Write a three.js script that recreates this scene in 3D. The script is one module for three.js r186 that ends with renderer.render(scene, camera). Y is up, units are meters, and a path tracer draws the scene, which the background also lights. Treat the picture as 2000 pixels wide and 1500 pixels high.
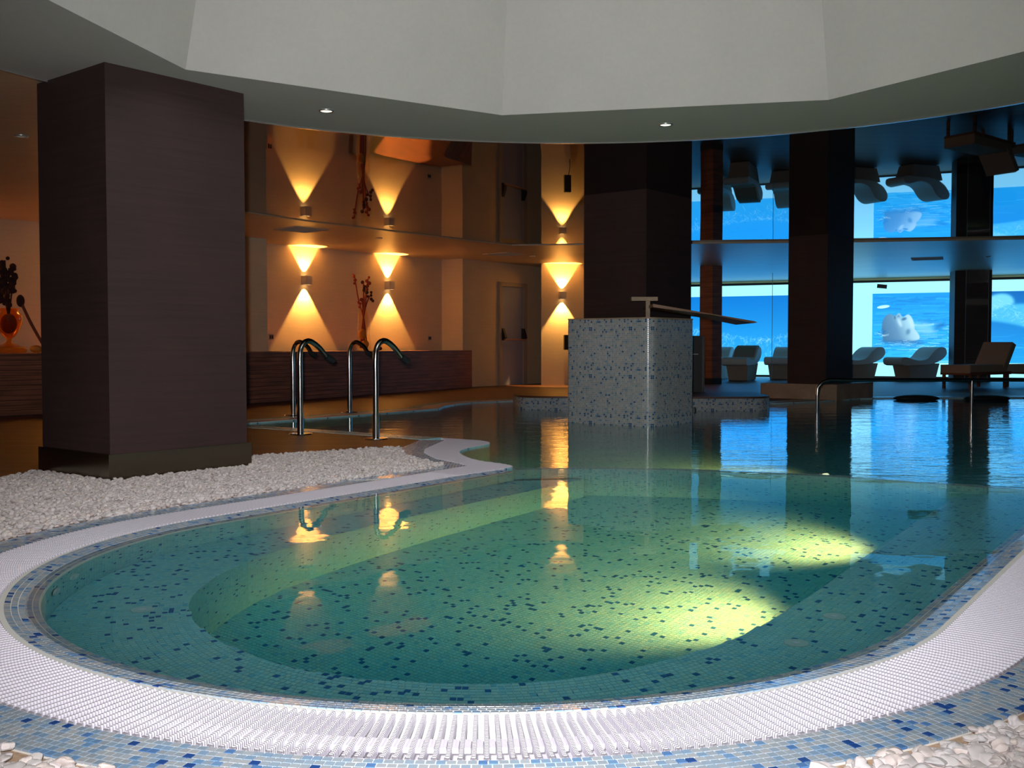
import * as THREE from 'three';
import { mergeGeometries, toCreasedNormals } from 'three/addons/utils/BufferGeometryUtils.js';
import { RectAreaLightUniformsLib } from 'three/addons/lights/RectAreaLightUniformsLib.js';

// ---------------------------------------------------------------- camera, exposure, large lights
const scene = new THREE.Scene();
scene.background = new THREE.Color(0x000000);
const camera = new THREE.PerspectiveCamera(40.74, 2000 / 1500, 0.05, 120);
camera.position.set(0, 0.85, 0);
camera.rotation.x = -Math.atan(75 / 2020);
const renderer = new THREE.WebGLRenderer({ antialias: true });
renderer.toneMapping = THREE.LinearToneMapping;
renderer.toneMappingExposure = 1.0;
renderer.shadowMap.enabled = true;
RectAreaLightUniformsLib.init();

// plan coordinates are (x, d): d metres in front of the camera, so world z = -d
const V = (x, d, y = 0) => new THREE.Vector3(x, y, -d);
const CEIL = 2.61, WATER = -0.012, FLOOR_DEPTH = -1.18;
const DOME = [0.5, 4.9];

function spot(pos, target, color, cd, angle, penumbra, size = 1) {
  const l = new THREE.SpotLight(color, cd, 0, angle, penumbra, 2);
  l.position.copy(pos); l.target.position.copy(target);
  l.castShadow = true; l.shadow.radius = size; l.shadow.mapSize.set(1024, 1024);
  scene.add(l, l.target);
  return l;
}
function areaLight(pos, target, w, h, color, radiance) {
  const l = new THREE.RectAreaLight(color, radiance, w, h);
  l.position.copy(pos); l.lookAt(target); scene.add(l);
  return l;
}
// the photographer's flash beside the lens
spot(new THREE.Vector3(-0.05, 0.93, 0.02), new THREE.Vector3(-0.05, 0.93, -5), 0xfffdff, 78, 0.70, 1.0, 1.5);
// luminous frosted ceiling high in the cupola (its panel is built with the cupola)
areaLight(V(DOME[0], DOME[1], 4.14), V(DOME[0], DOME[1] + 0.001, 0), 3.0, 3.0, new THREE.Color(1, 0.98, 0.96), 1.1);

// ---------------------------------------------------------------- helpers
let seed = 20240;
function rnd() { seed = (seed + 0x6D2B79F5) | 0; let t = Math.imul(seed ^ (seed >>> 15), 1 | seed); t = (t + Math.imul(t ^ (t >>> 7), 61 | t)) ^ t; return ((t ^ (t >>> 14)) >>> 0) / 4294967296; }
const rr = (a, b) => a + (b - a) * rnd();
const used = {};
function numbered(n) { const k = used[n] = (used[n] ?? -1) + 1; return k ? n + '_' + String(k).padStart(3, '0') : n; }
function shadows(o) { o.castShadow = true; o.receiveShadow = true; return o; }
function mesh(name, geo, mat, parent = null) {
  const m = shadows(new THREE.Mesh(geo, mat));
  m.name = parent ? name : numbered(name);
  (parent ?? scene).add(m);
  return m;
}
function group(name, pos = null, turn = 0) {
  const g = new THREE.Group(); g.name = numbered(name); scene.add(g);
  if (pos) g.position.copy(pos);
  g.rotation.y = turn;
  return g;
}
function tag(o, label, category, grp) { o.userData.label = label; o.userData.category = category; if (grp) o.userData.group = grp; return o; }
function struct(o, label, category) { o.userData.kind = 'structure'; if (label) o.userData.label = label; if (category) o.userData.category = category; return o; }
function stuff(o) { o.userData.kind = 'stuff'; return o; }
const flat = (g) => (g.index ? g.toNonIndexed() : g);
function merge(list) { return mergeGeometries(list.map((g) => { const f = flat(g); for (const k of Object.keys(f.attributes)) if (!['position', 'normal', 'uv'].includes(k)) f.deleteAttribute(k); return f; })); }
function box(w, h, d, x = 0, y = 0, z = 0) {            // uv in metres
  const g = new THREE.BoxGeometry(w, h, d), uv = g.attributes.uv, dims = [[d, h], [d, h], [w, d], [w, d], [w, h], [w, h]];
  for (let f = 0; f < 6; f++) for (let k = 0; k < 4; k++) uv.setXY(f * 4 + k, uv.getX(f * 4 + k) * dims[f][0], uv.getY(f * 4 + k) * dims[f][1]);
  return g.translate(x, y, z);
}
function cyl(r0, r1, h, n = 20, x = 0, y = 0, z = 0) { return new THREE.CylinderGeometry(r0, r1, h, n).translate(x, y, z); }
const shapeOf = (pts, holes = []) => { const s = new THREE.Shape(pts.map((p) => new THREE.Vector2(...p))); for (const h of holes) s.holes.push(new THREE.Path(h.map((p) => new THREE.Vector2(...p)))); return s; };
function slab(pts, y0, y1, holes = []) { return new THREE.ExtrudeGeometry(shapeOf(pts, holes), { depth: y1 - y0, bevelEnabled: false }).rotateX(-Math.PI / 2).translate(0, y0, 0); }
function sheet(pts, y, holes = []) { return new THREE.ShapeGeometry(shapeOf(pts, holes)).rotateX(-Math.PI / 2).translate(0, y, 0); }
function ribbon(pts, y0, y1, closed = false) {           // upright band along a plan line, uv in metres
  const p = closed ? [...pts, pts[0]] : pts, pos = [], uv = [], idx = []; let s = 0;
  p.forEach((q, i) => {
    if (i) s += Math.hypot(q[0] - p[i - 1][0], q[1] - p[i - 1][1]);
    pos.push(q[0], y0, -q[1], q[0], y1, -q[1]); uv.push(s, y0, s, y1);
    if (i) { const a = i * 2 - 2; idx.push(a, a + 2, a + 1, a + 1, a + 2, a + 3); }
  });
  const g = new THREE.BufferGeometry();
  g.setAttribute('position', new THREE.Float32BufferAttribute(pos, 3)); g.setAttribute('uv', new THREE.Float32BufferAttribute(uv, 2)); g.setIndex(idx);
  const f = g.toNonIndexed(); f.computeVertexNormals();
  return toCreasedNormals(f, 0.6);
}
function offsetLine(pts, o, closed = false) {            // to the left of the walking direction for o > 0
  const n = pts.length;
  return pts.map((p, i) => {
    const a = pts[closed ? (i + n - 1) % n : Math.max(0, i - 1)], b = pts[closed ? (i + 1) % n : Math.min(n - 1, i + 1)];
    const e1 = [p[0] - a[0], p[1] - a[1]], e2 = [b[0] - p[0], b[1] - p[1]], u = (e) => { const l = Math.hypot(...e) || 1; return [e[0] / l, e[1] / l]; };
    const t1 = Math.hypot(...e1) ? u(e1) : u(e2), t2 = Math.hypot(...e2) ? u(e2) : t1, n1 = [-t1[1], t1[0]], n2 = [-t2[1], t2[0]];
    const m = u([n1[0] + n2[0], n1[1] + n2[1]]), k = Math.max(0.5, m[0] * n1[0] + m[1] * n1[1]);
    return [p[0] + m[0] * o / k, p[1] + m[1] * o / k];
  });
}
function smooth(pts, n, closed = false) { return new THREE.CatmullRomCurve3(pts.map((p) => new THREE.Vector3(p[0], p[1], 0)), closed, 'centripetal').getPoints(n).map((v) => [v.x, v.y]); }
function inside(poly, x, y) { let r = false; for (let i = 0, j = poly.length - 1; i < poly.length; j = i++) { const [a, b] = poly[i], [c, d] = poly[j]; if ((b > y) !== (d > y) && x < (c - a) * (y - b) / (d - b) + a) r = !r; } return r; }
function tube(points, r, seg = 24, rad = 12) { return new THREE.TubeGeometry(new THREE.CatmullRomCurve3(points, false, 'centripetal'), seg, r, rad, false); }
const srgb = (r, g, b) => new THREE.Color().setRGB(r / 255, g / 255, b / 255, THREE.SRGBColorSpace);

// ---------------------------------------------------------------- textures
function noiseField(n, cells, oct, cy = cells) {           // tileable value noise, 0..1
  const out = new Float32Array(n * n); let amp = 1, tot = 0, cx = cells, c2 = cy;
  for (let o = 0; o < oct; o++) {
    const g = new Float32Array(cx * c2).map(() => rnd());
    for (let y = 0; y < n; y++) for (let x = 0; x < n; x++) {
      const fx = x / n * cx, fy = y / n * c2, x0 = Math.floor(fx), y0 = Math.floor(fy), sx = fx - x0, sy = fy - y0, a = sx * sx * (3 - 2 * sx), b = sy * sy * (3 - 2 * sy);
      const at = (i, j) => g[(j % c2) * cx + (i % cx)];
      out[y * n + x] += amp * ((at(x0, y0) * (1 - a) + at(x0 + 1, y0) * a) * (1 - b) + (at(x0, y0 + 1) * (1 - a) + at(x0 + 1, y0 + 1) * a) * b);
    }
    tot += amp; amp *= 0.5; cx *= 2; c2 *= 2;
  }
  return out.map((v) => v / tot);
}
function texture(n, fn, size, color = true) {              // fn(x, y) -> [r, g, b] 0..255; size = metres covered
  const d = new Uint8Array(n * n * 4);
  for (let y = 0; y < n; y++) for (let x = 0; x < n; x++) { const c = fn(x, y), k = (y * n + x) * 4; for (let i = 0; i < 3; i++) d[k + i] = Math.max(0, Math.min(255, c[i])); d[k + 3] = 255; }
  const t = new THREE.DataTexture(d, n, n, THREE.RGBAFormat);
  t.wrapS = t.wrapT = THREE.RepeatWrapping; t.magFilter = THREE.LinearFilter; t.minFilter = THREE.LinearMipmapLinearFilter; t.generateMipmaps = true;
  if (color) t.colorSpace = THREE.SRGBColorSpace;
  t.repeat.set(1 / size[0], 1 / size[1]); t.needsUpdate = true;
  return t;
}
const TILE = 0.0215;
const TILES = [[170, 180, 188], [162, 175, 187], [152, 172, 190], [175, 182, 188], [136, 164, 192], [116, 154, 194], [90, 132, 186], [40, 80, 148]];
const WET = [[160, 210, 216], [154, 208, 216], [150, 206, 218], [166, 210, 214], [144, 204, 220], [138, 200, 220], [120, 188, 216], [40, 102, 162]];
const tileKind = () => { const r = rnd(); return r < 0.04 ? 7 : r < 0.075 ? 6 : r < 0.14 ? 5 : r < 0.27 ? 4 : r < 0.48 ? 2 : r < 0.68 ? 1 : r < 0.86 ? 0 : 3; };
const wetKind = () => { const r = rnd(); return r < 0.052 ? 7 : r < 0.07 ? 6 : r < 0.1 ? 5 : r < 0.2 ? 4 : r < 0.45 ? 2 : r < 0.68 ? 1 : r < 0.86 ? 0 : 3; };
function mosaic(colors, grout, pick) {
  const n = 768, per = 24, px = n / per, grid = Array.from({ length: per * per }, () => [pick(), rr(-9, 9)]);
  const at = (x, y) => { const row = Math.floor(y / px), off = 0, col = Math.floor((x + off) / px) % per, u = (x + off) % px, v = y % px, edge = Math.min(u, px - u, v, px - v); return [edge, grid[row * per + col]]; };
  const c = texture(n, (x, y) => { const [e, [k, j]] = at(x, y); if (e < 2) return grout; return colors[k].map((q) => q + j); }, [TILE * per, TILE * per]);
  const b = texture(n, (x, y) => { const [e] = at(x, y), h = Math.min(1, Math.max(0, (e - 1.5) / 2.5)) * 255; return [h, h, h]; }, [TILE * per, TILE * per], false);
  return [c, b];
}
const [mosaicMap, mosaicBump] = mosaic(WET, [206, 212, 210], wetKind);
const blockTiles = [[172, 174, 174], [164, 169, 171], [158, 166, 170], [176, 175, 172], [148, 164, 174], [134, 158, 172], [112, 146, 168], [52, 98, 142]];
const [blockMap, blockBump] = mosaic(blockTiles, [200, 198, 194], () => { const r = rnd(); return r < 0.055 ? 7 : r < 0.085 ? 6 : r < 0.13 ? 5 : r < 0.22 ? 4 : r < 0.5 ? 2 : r < 0.7 ? 1 : r < 0.88 ? 0 : 3; });
const N = 512;
const nFine = noiseField(N, 64, 3), nCoarse = noiseField(N, 4, 5), nGrain = noiseField(N, 3, 5, 96), nStreak = noiseField(N, 96, 4, 4);
const nz = (f, x, y) => f[((y % N) + N) % N * N + ((x % N) + N) % N];
const wengeMap = texture(N, (x, y) => { const g = nz(nGrain, x, y) - 0.5, c = nz(nCoarse, x, y) - 0.5, s = 1 + g * 0.26 + c * 0.16; return [58 * s, 41 * s, 40 * s]; }, [1.6, 1.6]);
const deckMap = texture(N, (x, y) => { const g = nz(nGrain, x, y) - 0.5, c = nz(nCoarse, x + 90, y) - 0.5, b = 1 + ((Math.floor(y / 64) * 37) % 11 - 5) * 0.022, s = b * (1 + g * 0.55 + c * 0.2); return [96 * s, 58 * s, 40 * s]; }, [1.2, 1.2]);
const slatMap = texture(N, (x, y) => { const g = nz(nGrain, x, y) - 0.5, c = nz(nCoarse, x, y + 40) - 0.5, s = 1 + g * 0.8 + c * 0.3; return [138 * s, 84 * s, 62 * s]; }, [1.4, 0.7]);
const plasterMap = texture(N, (x, y) => { const g = nz(nStreak, y, x) - 0.5, c = nz(nCoarse, x, y) - 0.5, f = nz(nFine, x, y) - 0.5, s = 1 + g * 0.05 + c * 0.05 + f * 0.03; return [208 * s, 188 * s, 156 * s]; }, [1.3, 1.3]);
const whiteMap = texture(N, (x, y) => { const c = nz(nCoarse, x, y) - 0.5, f = nz(nFine, x, y) - 0.5, s = 1 + c * 0.03 + f * 0.025; return [180 * s, 179 * s, 175 * s]; }, [1.5, 1.5]);
const satinMap = texture(N, (x, y) => { const c = nz(nGrain, x, y) - 0.5, f = nz(nCoarse, x, y) - 0.5, s = 1 + c * 0.14 + f * 0.1; return [186 * s, 168 * s, 142 * s]; }, [6, 3]);
const mortarMap = texture(N, (x, y) => { const f = nz(nFine, x, y) - 0.5, c = nz(nCoarse, x, y) - 0.5, s = 1 + f * 0.25 + c * 0.15; return [196 * s, 166 * s, 138 * s]; }, [0.4, 0.4]);
const stoneMap = texture(N, (x, y) => { const f = nz(nFine, x, y) - 0.5, c = nz(nCoarse, x, y) - 0.5, s = 1 + f * 0.12 + c * 0.22; return [170 * s, 146 * s, 122 * s]; }, [1, 1]);
const rippleBump = texture(N, (x, y) => { const v = (nz(nCoarse, x, y) * 0.62 + nz(nCoarse, x * 3 + 77, y * 3) * 0.28 + nz(nFine, x, y) * 0.1) * 255; return [v, v, v]; }, [3.2, 1.1], false);
const calmBump = texture(N, (x, y) => { const v = nz(nCoarse, x, y) * 255; return [v, v, v]; }, [3.2, 2.4], false);
const ribBump = texture(64, (x) => { const v = (0.5 + 0.5 * Math.cos(x / 64 * Math.PI * 2)) * 255; return [v, v, v]; }, [0.0085, 1], false);

// ---------------------------------------------------------------- materials
const std = (o) => new THREE.MeshStandardMaterial(o), phys = (o) => new THREE.MeshPhysicalMaterial(o);
const M = {
  wenge: std({ map: wengeMap, roughness: 0.62 }),
  deck: std({ map: deckMap, roughness: 0.46 }),
  slat: std({ map: slatMap, roughness: 0.5 }),
  plaster: std({ map: plasterMap, roughness: 0.9 }),
  white: std({ map: whiteMap, roughness: 0.95 }),
  satin: std({ map: satinMap, roughness: 0.38 }),
  film: phys({ color: new THREE.Color(0.016, 0.013, 0.012), roughness: 0.012, ior: 1.26 }),
  trim: std({ color: new THREE.Color(0.75, 0.75, 0.74), roughness: 0.3, metalness: 0.9 }),
  steel: std({ color: new THREE.Color(0.62, 0.62, 0.62), roughness: 0.16, metalness: 1 }),
  brushed: phys({ color: new THREE.Color(0.22, 0.185, 0.14), roughness: 0.24, metalness: 1, anisotropy: 0.6 }),
  mosaic: phys({ map: mosaicMap, bumpMap: mosaicBump, bumpScale: 0.0012, roughness: 0.22 }),
  block: phys({ map: blockMap, bumpMap: blockBump, bumpScale: 0.0012, roughness: 0.2 }),
  mortar: std({ map: mortarMap, roughness: 0.95 }),
  stone: std({ map: stoneMap, roughness: 0.6 }),
  grout: std({ color: srgb(226, 226, 222), roughness: 0.8 }),
  grate: std({ color: srgb(214, 210, 218), roughness: 0.45 }),
  channel: std({ color: srgb(216, 212, 222), roughness: 0.5 }),
  tile: std({ color: 0xffffff, roughness: 0.16 }),
  pebble: std({ color: 0xffffff, roughness: 0.7 }),
  black: std({ color: new THREE.Color(0.012, 0.012, 0.013), roughness: 0.4 }),
  rubber: std({ color: new THREE.Color(0.02, 0.024, 0.028), roughness: 0.6 }),
  glassClear: phys({ color: 0xffffff, roughness: 0.02, transmission: 1, thickness: 0, ior: 1.5 }),
  glassVase: phys({ color: new THREE.Color(1, 0.93, 0.82), roughness: 0.03, transmission: 1, thickness: 0, ior: 1.5 }),
  waterNear: phys({ color: 0xffffff, roughness: 0.0, transmission: 1, thickness: 1, ior: 1.333, attenuationColor: new THREE.Color(0.63, 0.93, 0.955), attenuationDistance: 1, bumpMap: calmBump, bumpScale: 0.0025 }),
  waterFar: phys({ color: 0xffffff, roughness: 0.0, transmission: 1, thickness: 1, ior: 1.333, attenuationColor: new THREE.Color(0.63, 0.93, 0.955), attenuationDistance: 1, bumpMap: rippleBump, bumpScale: 0.006 }),
};

// ---------------------------------------------------------------- pool plan: a long basin with a round end towards the camera, open to a larger basin beyond a sunken weir
const AX = [0.575, 0.818], NX = [0.818, -0.575], PC = [-0.11, 4.09], PR = 1.72, L1 = 3.55, L2 = 2.5;
function stad(s, o, r = PR) {                              // s along the rim from the far right end, o outwards
  const arc = Math.PI * r, on = (n, t) => [PC[0] + n[0] * (r + o) + AX[0] * t, PC[1] + n[1] * (r + o) + AX[1] * t];
  if (s < L1) return { p: on(NX, L1 - s), n: NX };
  if (s < L1 + arc) { const f = (s - L1) / r, n = [NX[0] * Math.cos(f) - AX[0] * Math.sin(f), NX[1] * Math.cos(f) - AX[1] * Math.sin(f)]; return { p: [PC[0] + n[0] * (r + o), PC[1] + n[1] * (r + o)], n }; }
  const n = [-NX[0], -NX[1]]; return { p: on(n, s - L1 - arc), n };
}
const STOT = L1 + Math.PI * PR + L2;
function stadLine(o, k = 160) { const out = []; for (let i = 0; i <= k; i++) out.push(stad(STOT * i / k, o).p); return out; }
const tipLine = smooth([[-0.055, 7.12], [0.005, 7.26], [-0.06, 7.41], [-0.23, 7.61], [-0.35, 7.89], [-0.42, 8.23], [-0.40, 8.45], [-0.30, 8.72], [-0.205, 8.92], [-0.2, 9.07], [-0.28, 9.24], [-0.49, 9.40], [-0.66, 9.52]], 60);
const shoreLeft = [[-1.42, 10.06], [-2.92, 11.12]];
const shoreFar = [[-2.96, 11.2], [-2.9, 11.32], [-1.99, 12.5], [-0.98, 13.95], [-0.96, 14.5], [-0.78, 15.08], [-0.55, 15.5], [0.04, 15.95], [1.5, 16.4], [2.8, 16.0], [3.3, 15.2], [3.8, 15.2], [4.6, 15.7], [5.62, 16.66], [8.42, 16.95], [10.8, 17.0]];
const shoreRight = [[9.5, 13.5], [6.5, 9.5], [4.4, 7.0]];
const weirLine = smooth([[-0.05, 7.16], [0.3, 7.26], [1.2, 7.16], [2.16, 6.80], [2.71, 6.42], [3.07, 6.18], [3.36, 6.0]], 40);
const farPoly = [...tipLine, ...shoreLeft, ...shoreFar, ...shoreRight, ...[...weirLine].reverse().slice(0, -1)];
const grateOuterTip = [[-0.79, 6.62], [-0.56, 6.93], [-0.31, 7.30], [-0.39, 7.46], [-0.58, 7.78], [-0.70, 8.2], [-0.71, 8.52], [-0.66, 8.9], [-0.6, 9.3]];
const bandOuterTip = [[-0.81, 6.87], [-0.62, 7.07], [-0.46, 7.32], [-0.56, 7.46], [-0.70, 7.68], [-0.83, 8.0], [-0.90, 8.36], [-0.93, 8.61], [-0.88, 8.92], [-0.84, 9.3]];
const GW = 0.27, BW = 0.15;
const cut = (line, dmax) => line.filter((p, i) => !(i > 80 && p[1] > dmax));
const grateHole = [...cut(stadLine(GW + 0.006), 6.5), ...grateOuterTip, ...shoreLeft, ...shoreFar, ...shoreRight];
const bedOuter = [[-5.5, 0.15], [4.5, 0.15], [4.5, 6.35], [6.85, 9.25], [9.9, 13.3], [11.3, 17.4], [8.4, 17.4], [5.4, 17.1], [4.4, 16.1], [3.7, 15.63], [3.4, 15.8], [3.0, 16.4], [1.5, 16.85], [-0.2, 16.3], [-0.95, 15.6], [-1.4, 14.5], [-1.42, 14.0], [-2.4, 12.75], [-3.35, 11.45], [-3.3, 11.05], [-3.05, 10.9], [-1.55, 9.86], [-0.84, 9.32], [-0.88, 8.92], [-0.93, 8.61], [-1.61, 8.14], [-2.0, 7.88], [-3.1, 7.4], [-3.2, 6.93], [-3.27, 6.58], [-5.5, 4.9]];

// ---------------------------------------------------------------- room shell
const floorPts = [[-10.6, -4.2], [17.2, -4.2], [17.2, 31], [-10.6, 31]];
struct(mesh('floor', slab(floorPts, -0.2, 0, [bedOuter]), M.deck), 'dark glossy timber deck around the pool', 'floor');
const mortarBase = struct(mesh('floor_mortar', slab(bedOuter, -0.2, -0.014, [grateHole]), M.mortar), 'sandy mortar bed that carries the mosaic edging and pebbles', 'floor');
struct(mesh('floor_slab', slab([[-10.6, -4.2], [17.2, -4.2], [17.2, 31], [-10.6, 31]], -1.6, -1.3), M.grout), 'concrete slab under the pool', 'floor');

function wall(name, pts, y0, y1, mat, label, side = 1, thick = 0.22) {
  const back = offsetLine(pts, -thick * side);
  return struct(mesh(name, merge([ribbon(pts, y0, y1), ribbon([...back].reverse(), y0, y1), slab([...pts, ...[...back].reverse()], y1, y1 + 0.01)]), mat), label, 'wall');
}
wall('wall_left', [[-10.4, 11.55], [-6.75, 14.76], [-4.04, 17.1], [-4.23, 17.5]], 0, CEIL, M.plaster, 'pale plaster wall section behind the timber planter, standing forward of the niche', -1);
wall('wall_niche', [[-4.35, 17.72], [-1.44, 21.26], [-1.0, 21.01]], 0, CEIL, M.plaster, 'cream plaster niche wall lit amber by two box sconces', -1);
wall('wall_door', [[-1.0, 21.01], [0.66, 23.33]], 0, CEIL, M.plaster, 'dim grey wall that holds the emergency door', -1);
wall('wall_back', [[0.68, 23.6], [0.63, 22.3], [2.7, 22.71], [2.7, 30.2]], 0, CEIL, M.plaster, 'pinkish plaster wall with one box sconce beyond the mosaic block', -1);
wall('wall_screen', [[2.7, 30.3], [4.91, 29.35], [14.6, 25.18], [16.9, 25.1]], 0, CEIL, M.plaster, 'far wall that carries the backlit blue pictures', -1);
wall('wall_right', [[16.9, 25.3], [16.9, -4]], 0, CEIL, M.plaster, 'side wall of the pool hall', -1);
wall('wall_rear', [[16.9, -4], [-10.4, -4]], 0, CEIL, M.plaster, 'wall behind the photographer', -1);
wall('wall_side', [[-10.4, -4], [-10.4, 11.6]], 0, CEIL, M.plaster, 'side wall beyond the timber planter', -1);

// ceiling: satin margin along the walls, glossy dark stretch film inside it, a matt ring and the cupola over the pool
const circle = (r, n = 128) => Array.from({ length: n }, (_, i) => [DOME[0] + r * Math.cos(i / n * 2 * Math.PI), DOME[1] + r * Math.sin(i / n * 2 * Math.PI)]);
const RINGR = 4.13, ringAt = (deg) => [DOME[0] + RINGR * Math.cos(deg * Math.PI / 180), DOME[1] + RINGR * Math.sin(deg * Math.PI / 180)];
const FA0 = -60, FA1 = 138, filmEdge = [ringAt(FA0), [16, 1.5], [16, 14.2], [12, 16.6], [6, 17.7], [0, 18.3], [-2.95, 14.7], [-4.2, 12.6], ringAt(FA1)];
const restArc = []; for (let d = FA1 + 3; d < 360 + FA0; d += 3) restArc.push(ringAt(d));
struct(mesh('ceiling', merge([slab(floorPts, CEIL, CEIL + 0.1, [[...filmEdge, ...restArc]]), slab(floorPts, CEIL + 0.11, CEIL + 0.2, [circle(RINGR)])]), M.satin), 'satin pale ceiling margin along the walls', 'ceiling');
{ // stretch film: nearly flat, easing upwards at its far margin and sagging a little at the ring
  const na = 200, nr = 70, pos = [], uv = [], idx = [];
  const reach = (a) => { const c = Math.cos(a), s = Math.sin(a); let best = RINGR + 0.001; for (let i = 0; i < filmEdge.length - 1; i++) { const p = filmEdge[i], q = filmEdge[i + 1], ex = q[0] - p[0], ey = q[1] - p[1], den = c * ey - s * ex; if (Math.abs(den) < 1e-9) continue; const px = p[0] - DOME[0], py = p[1] - DOME[1], t = (px * ey - py * ex) / den, u = (px * s - py * c) / den; if (t > best && u > -1e-6 && u < 1 + 1e-6) best = t; } return best; };
  const lift = (x, d, r, R, deg) => { const m = Math.max(0, 1 - (R - r) / 4), side = THREE.MathUtils.smoothstep(x, 0.5, 4), sag = Math.max(0, 1 - (r - RINGR) / 0.9), left = THREE.MathUtils.smoothstep(deg, 84, 100); return 0.022 * m * m * side - 0.008 * sag * sag * left + 0.0012 * Math.sin(x * 1.7 + d * 0.6) * Math.sin(d * 1.3 - x * 0.4); };
  for (let i = 0; i <= na; i++) { const deg = FA0 + (FA1 - FA0) * i / na, a = deg * Math.PI / 180, R = reach(a); for (let j = 0; j <= nr; j++) { const r = RINGR + (R - RINGR) * j / nr, x = DOME[0] + r * Math.cos(a), d = DOME[1] + r * Math.sin(a); pos.push(x, CEIL + 0.012 + lift(x, d, r, R, deg), -d); uv.push(x, d); if (i && j) { const k = i * (nr + 1) + j; idx.push(k, k - 1, k - nr - 2, k, k - nr - 2, k - nr - 1); } } }
  const g = new THREE.BufferGeometry(); g.setAttribute('position', new THREE.Float32BufferAttribute(pos, 3)); g.setAttribute('uv', new THREE.Float32BufferAttribute(uv, 2)); g.setIndex(idx); g.computeVertexNormals();
  struct(mesh('ceiling_film', g, M.film), 'dark glossy stretch ceiling that mirrors the hall', 'ceiling');
}
const octo = (r, a0) => Array.from({ length: 8 }, (_, i) => [DOME[0] + r * Math.cos(a0 + i * Math.PI / 4), DOME[1] + r * Math.sin(a0 + i * Math.PI / 4)]);
const A0 = Math.atan2(7.5 - DOME[1], 2.28 - DOME[0]), OR = 3.13;
const octBase = octo(OR, A0), octTop = octo(OR - 0.42, A0);
struct(mesh('ceiling_ring', slab(circle(RINGR), CEIL, CEIL + 0.12, [octBase]), M.white), 'matt grey-white ceiling ring around the cupola', 'ceiling');
{
  const rim = new THREE.LatheGeometry([new THREE.Vector2(RINGR - 0.006, -0.012), new THREE.Vector2(RINGR + 0.014, -0.012), new THREE.Vector2(RINGR + 0.014, 0.002), new THREE.Vector2(RINGR - 0.006, 0.002), new THREE.Vector2(RINGR - 0.006, -0.012)], 128);
  struct(mesh('trim_ceiling', rim.translate(DOME[0], CEIL, -DOME[1]), M.trim), 'thin bright metal trim between the ceiling ring and the stretch film', 'trim');
  const dome = struct(group('ceiling_cupola'), 'eight-sided off-white cupola with inward leaning faces', 'cupola');
  for (let i = 0; i < 8; i++) {
    const a = octBase[i], b = octBase[(i + 1) % 8], c = octTop[(i + 1) % 8], d = octTop[i], H = CEIL + 1.6;
    const o = (p, y) => { const q = [p[0] - DOME[0], p[1] - DOME[1]], k = 1 + 0.08 / Math.hypot(...q); return V(DOME[0] + q[0] * k, DOME[1] + q[1] * k, y); };
    const ring = [V(...a, CEIL), V(...b, CEIL), V(...c, H), V(...d, H)], out = [o(a, CEIL), o(b, CEIL), o(c, H), o(d, H)], w = Math.hypot(a[0] - b[0], a[1] - b[1]);
    const pos = [], uv = [], UV = [[0, 0], [w, 0], [w, 1.65], [0, 1.65]], tri = (p, ids) => ids.forEach((k) => { pos.push(...p[k].toArray()); uv.push(...UV[k]); });
    tri(ring, [0, 1, 2, 0, 2, 3]); tri(out, [0, 2, 1, 0, 3, 2]);
    const g = new THREE.BufferGeometry(); g.setAttribute('position', new THREE.Float32BufferAttribute(pos, 3)); g.setAttribute('uv', new THREE.Float32BufferAttribute(uv, 2)); g.computeVertexNormals();
    mesh('cupola_panel', g, M.white, dome);
  }
  const lamp = tag(mesh('cupola_light', slab(octTop, CEIL + 1.585, CEIL + 1.6), std({ color: 0xffffff, emissive: new THREE.Color(1, 0.965, 0.9), emissiveIntensity: 0.3 })), 'luminous frosted glass ceiling closing the top of the cupola', 'ceiling light');
}

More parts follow.
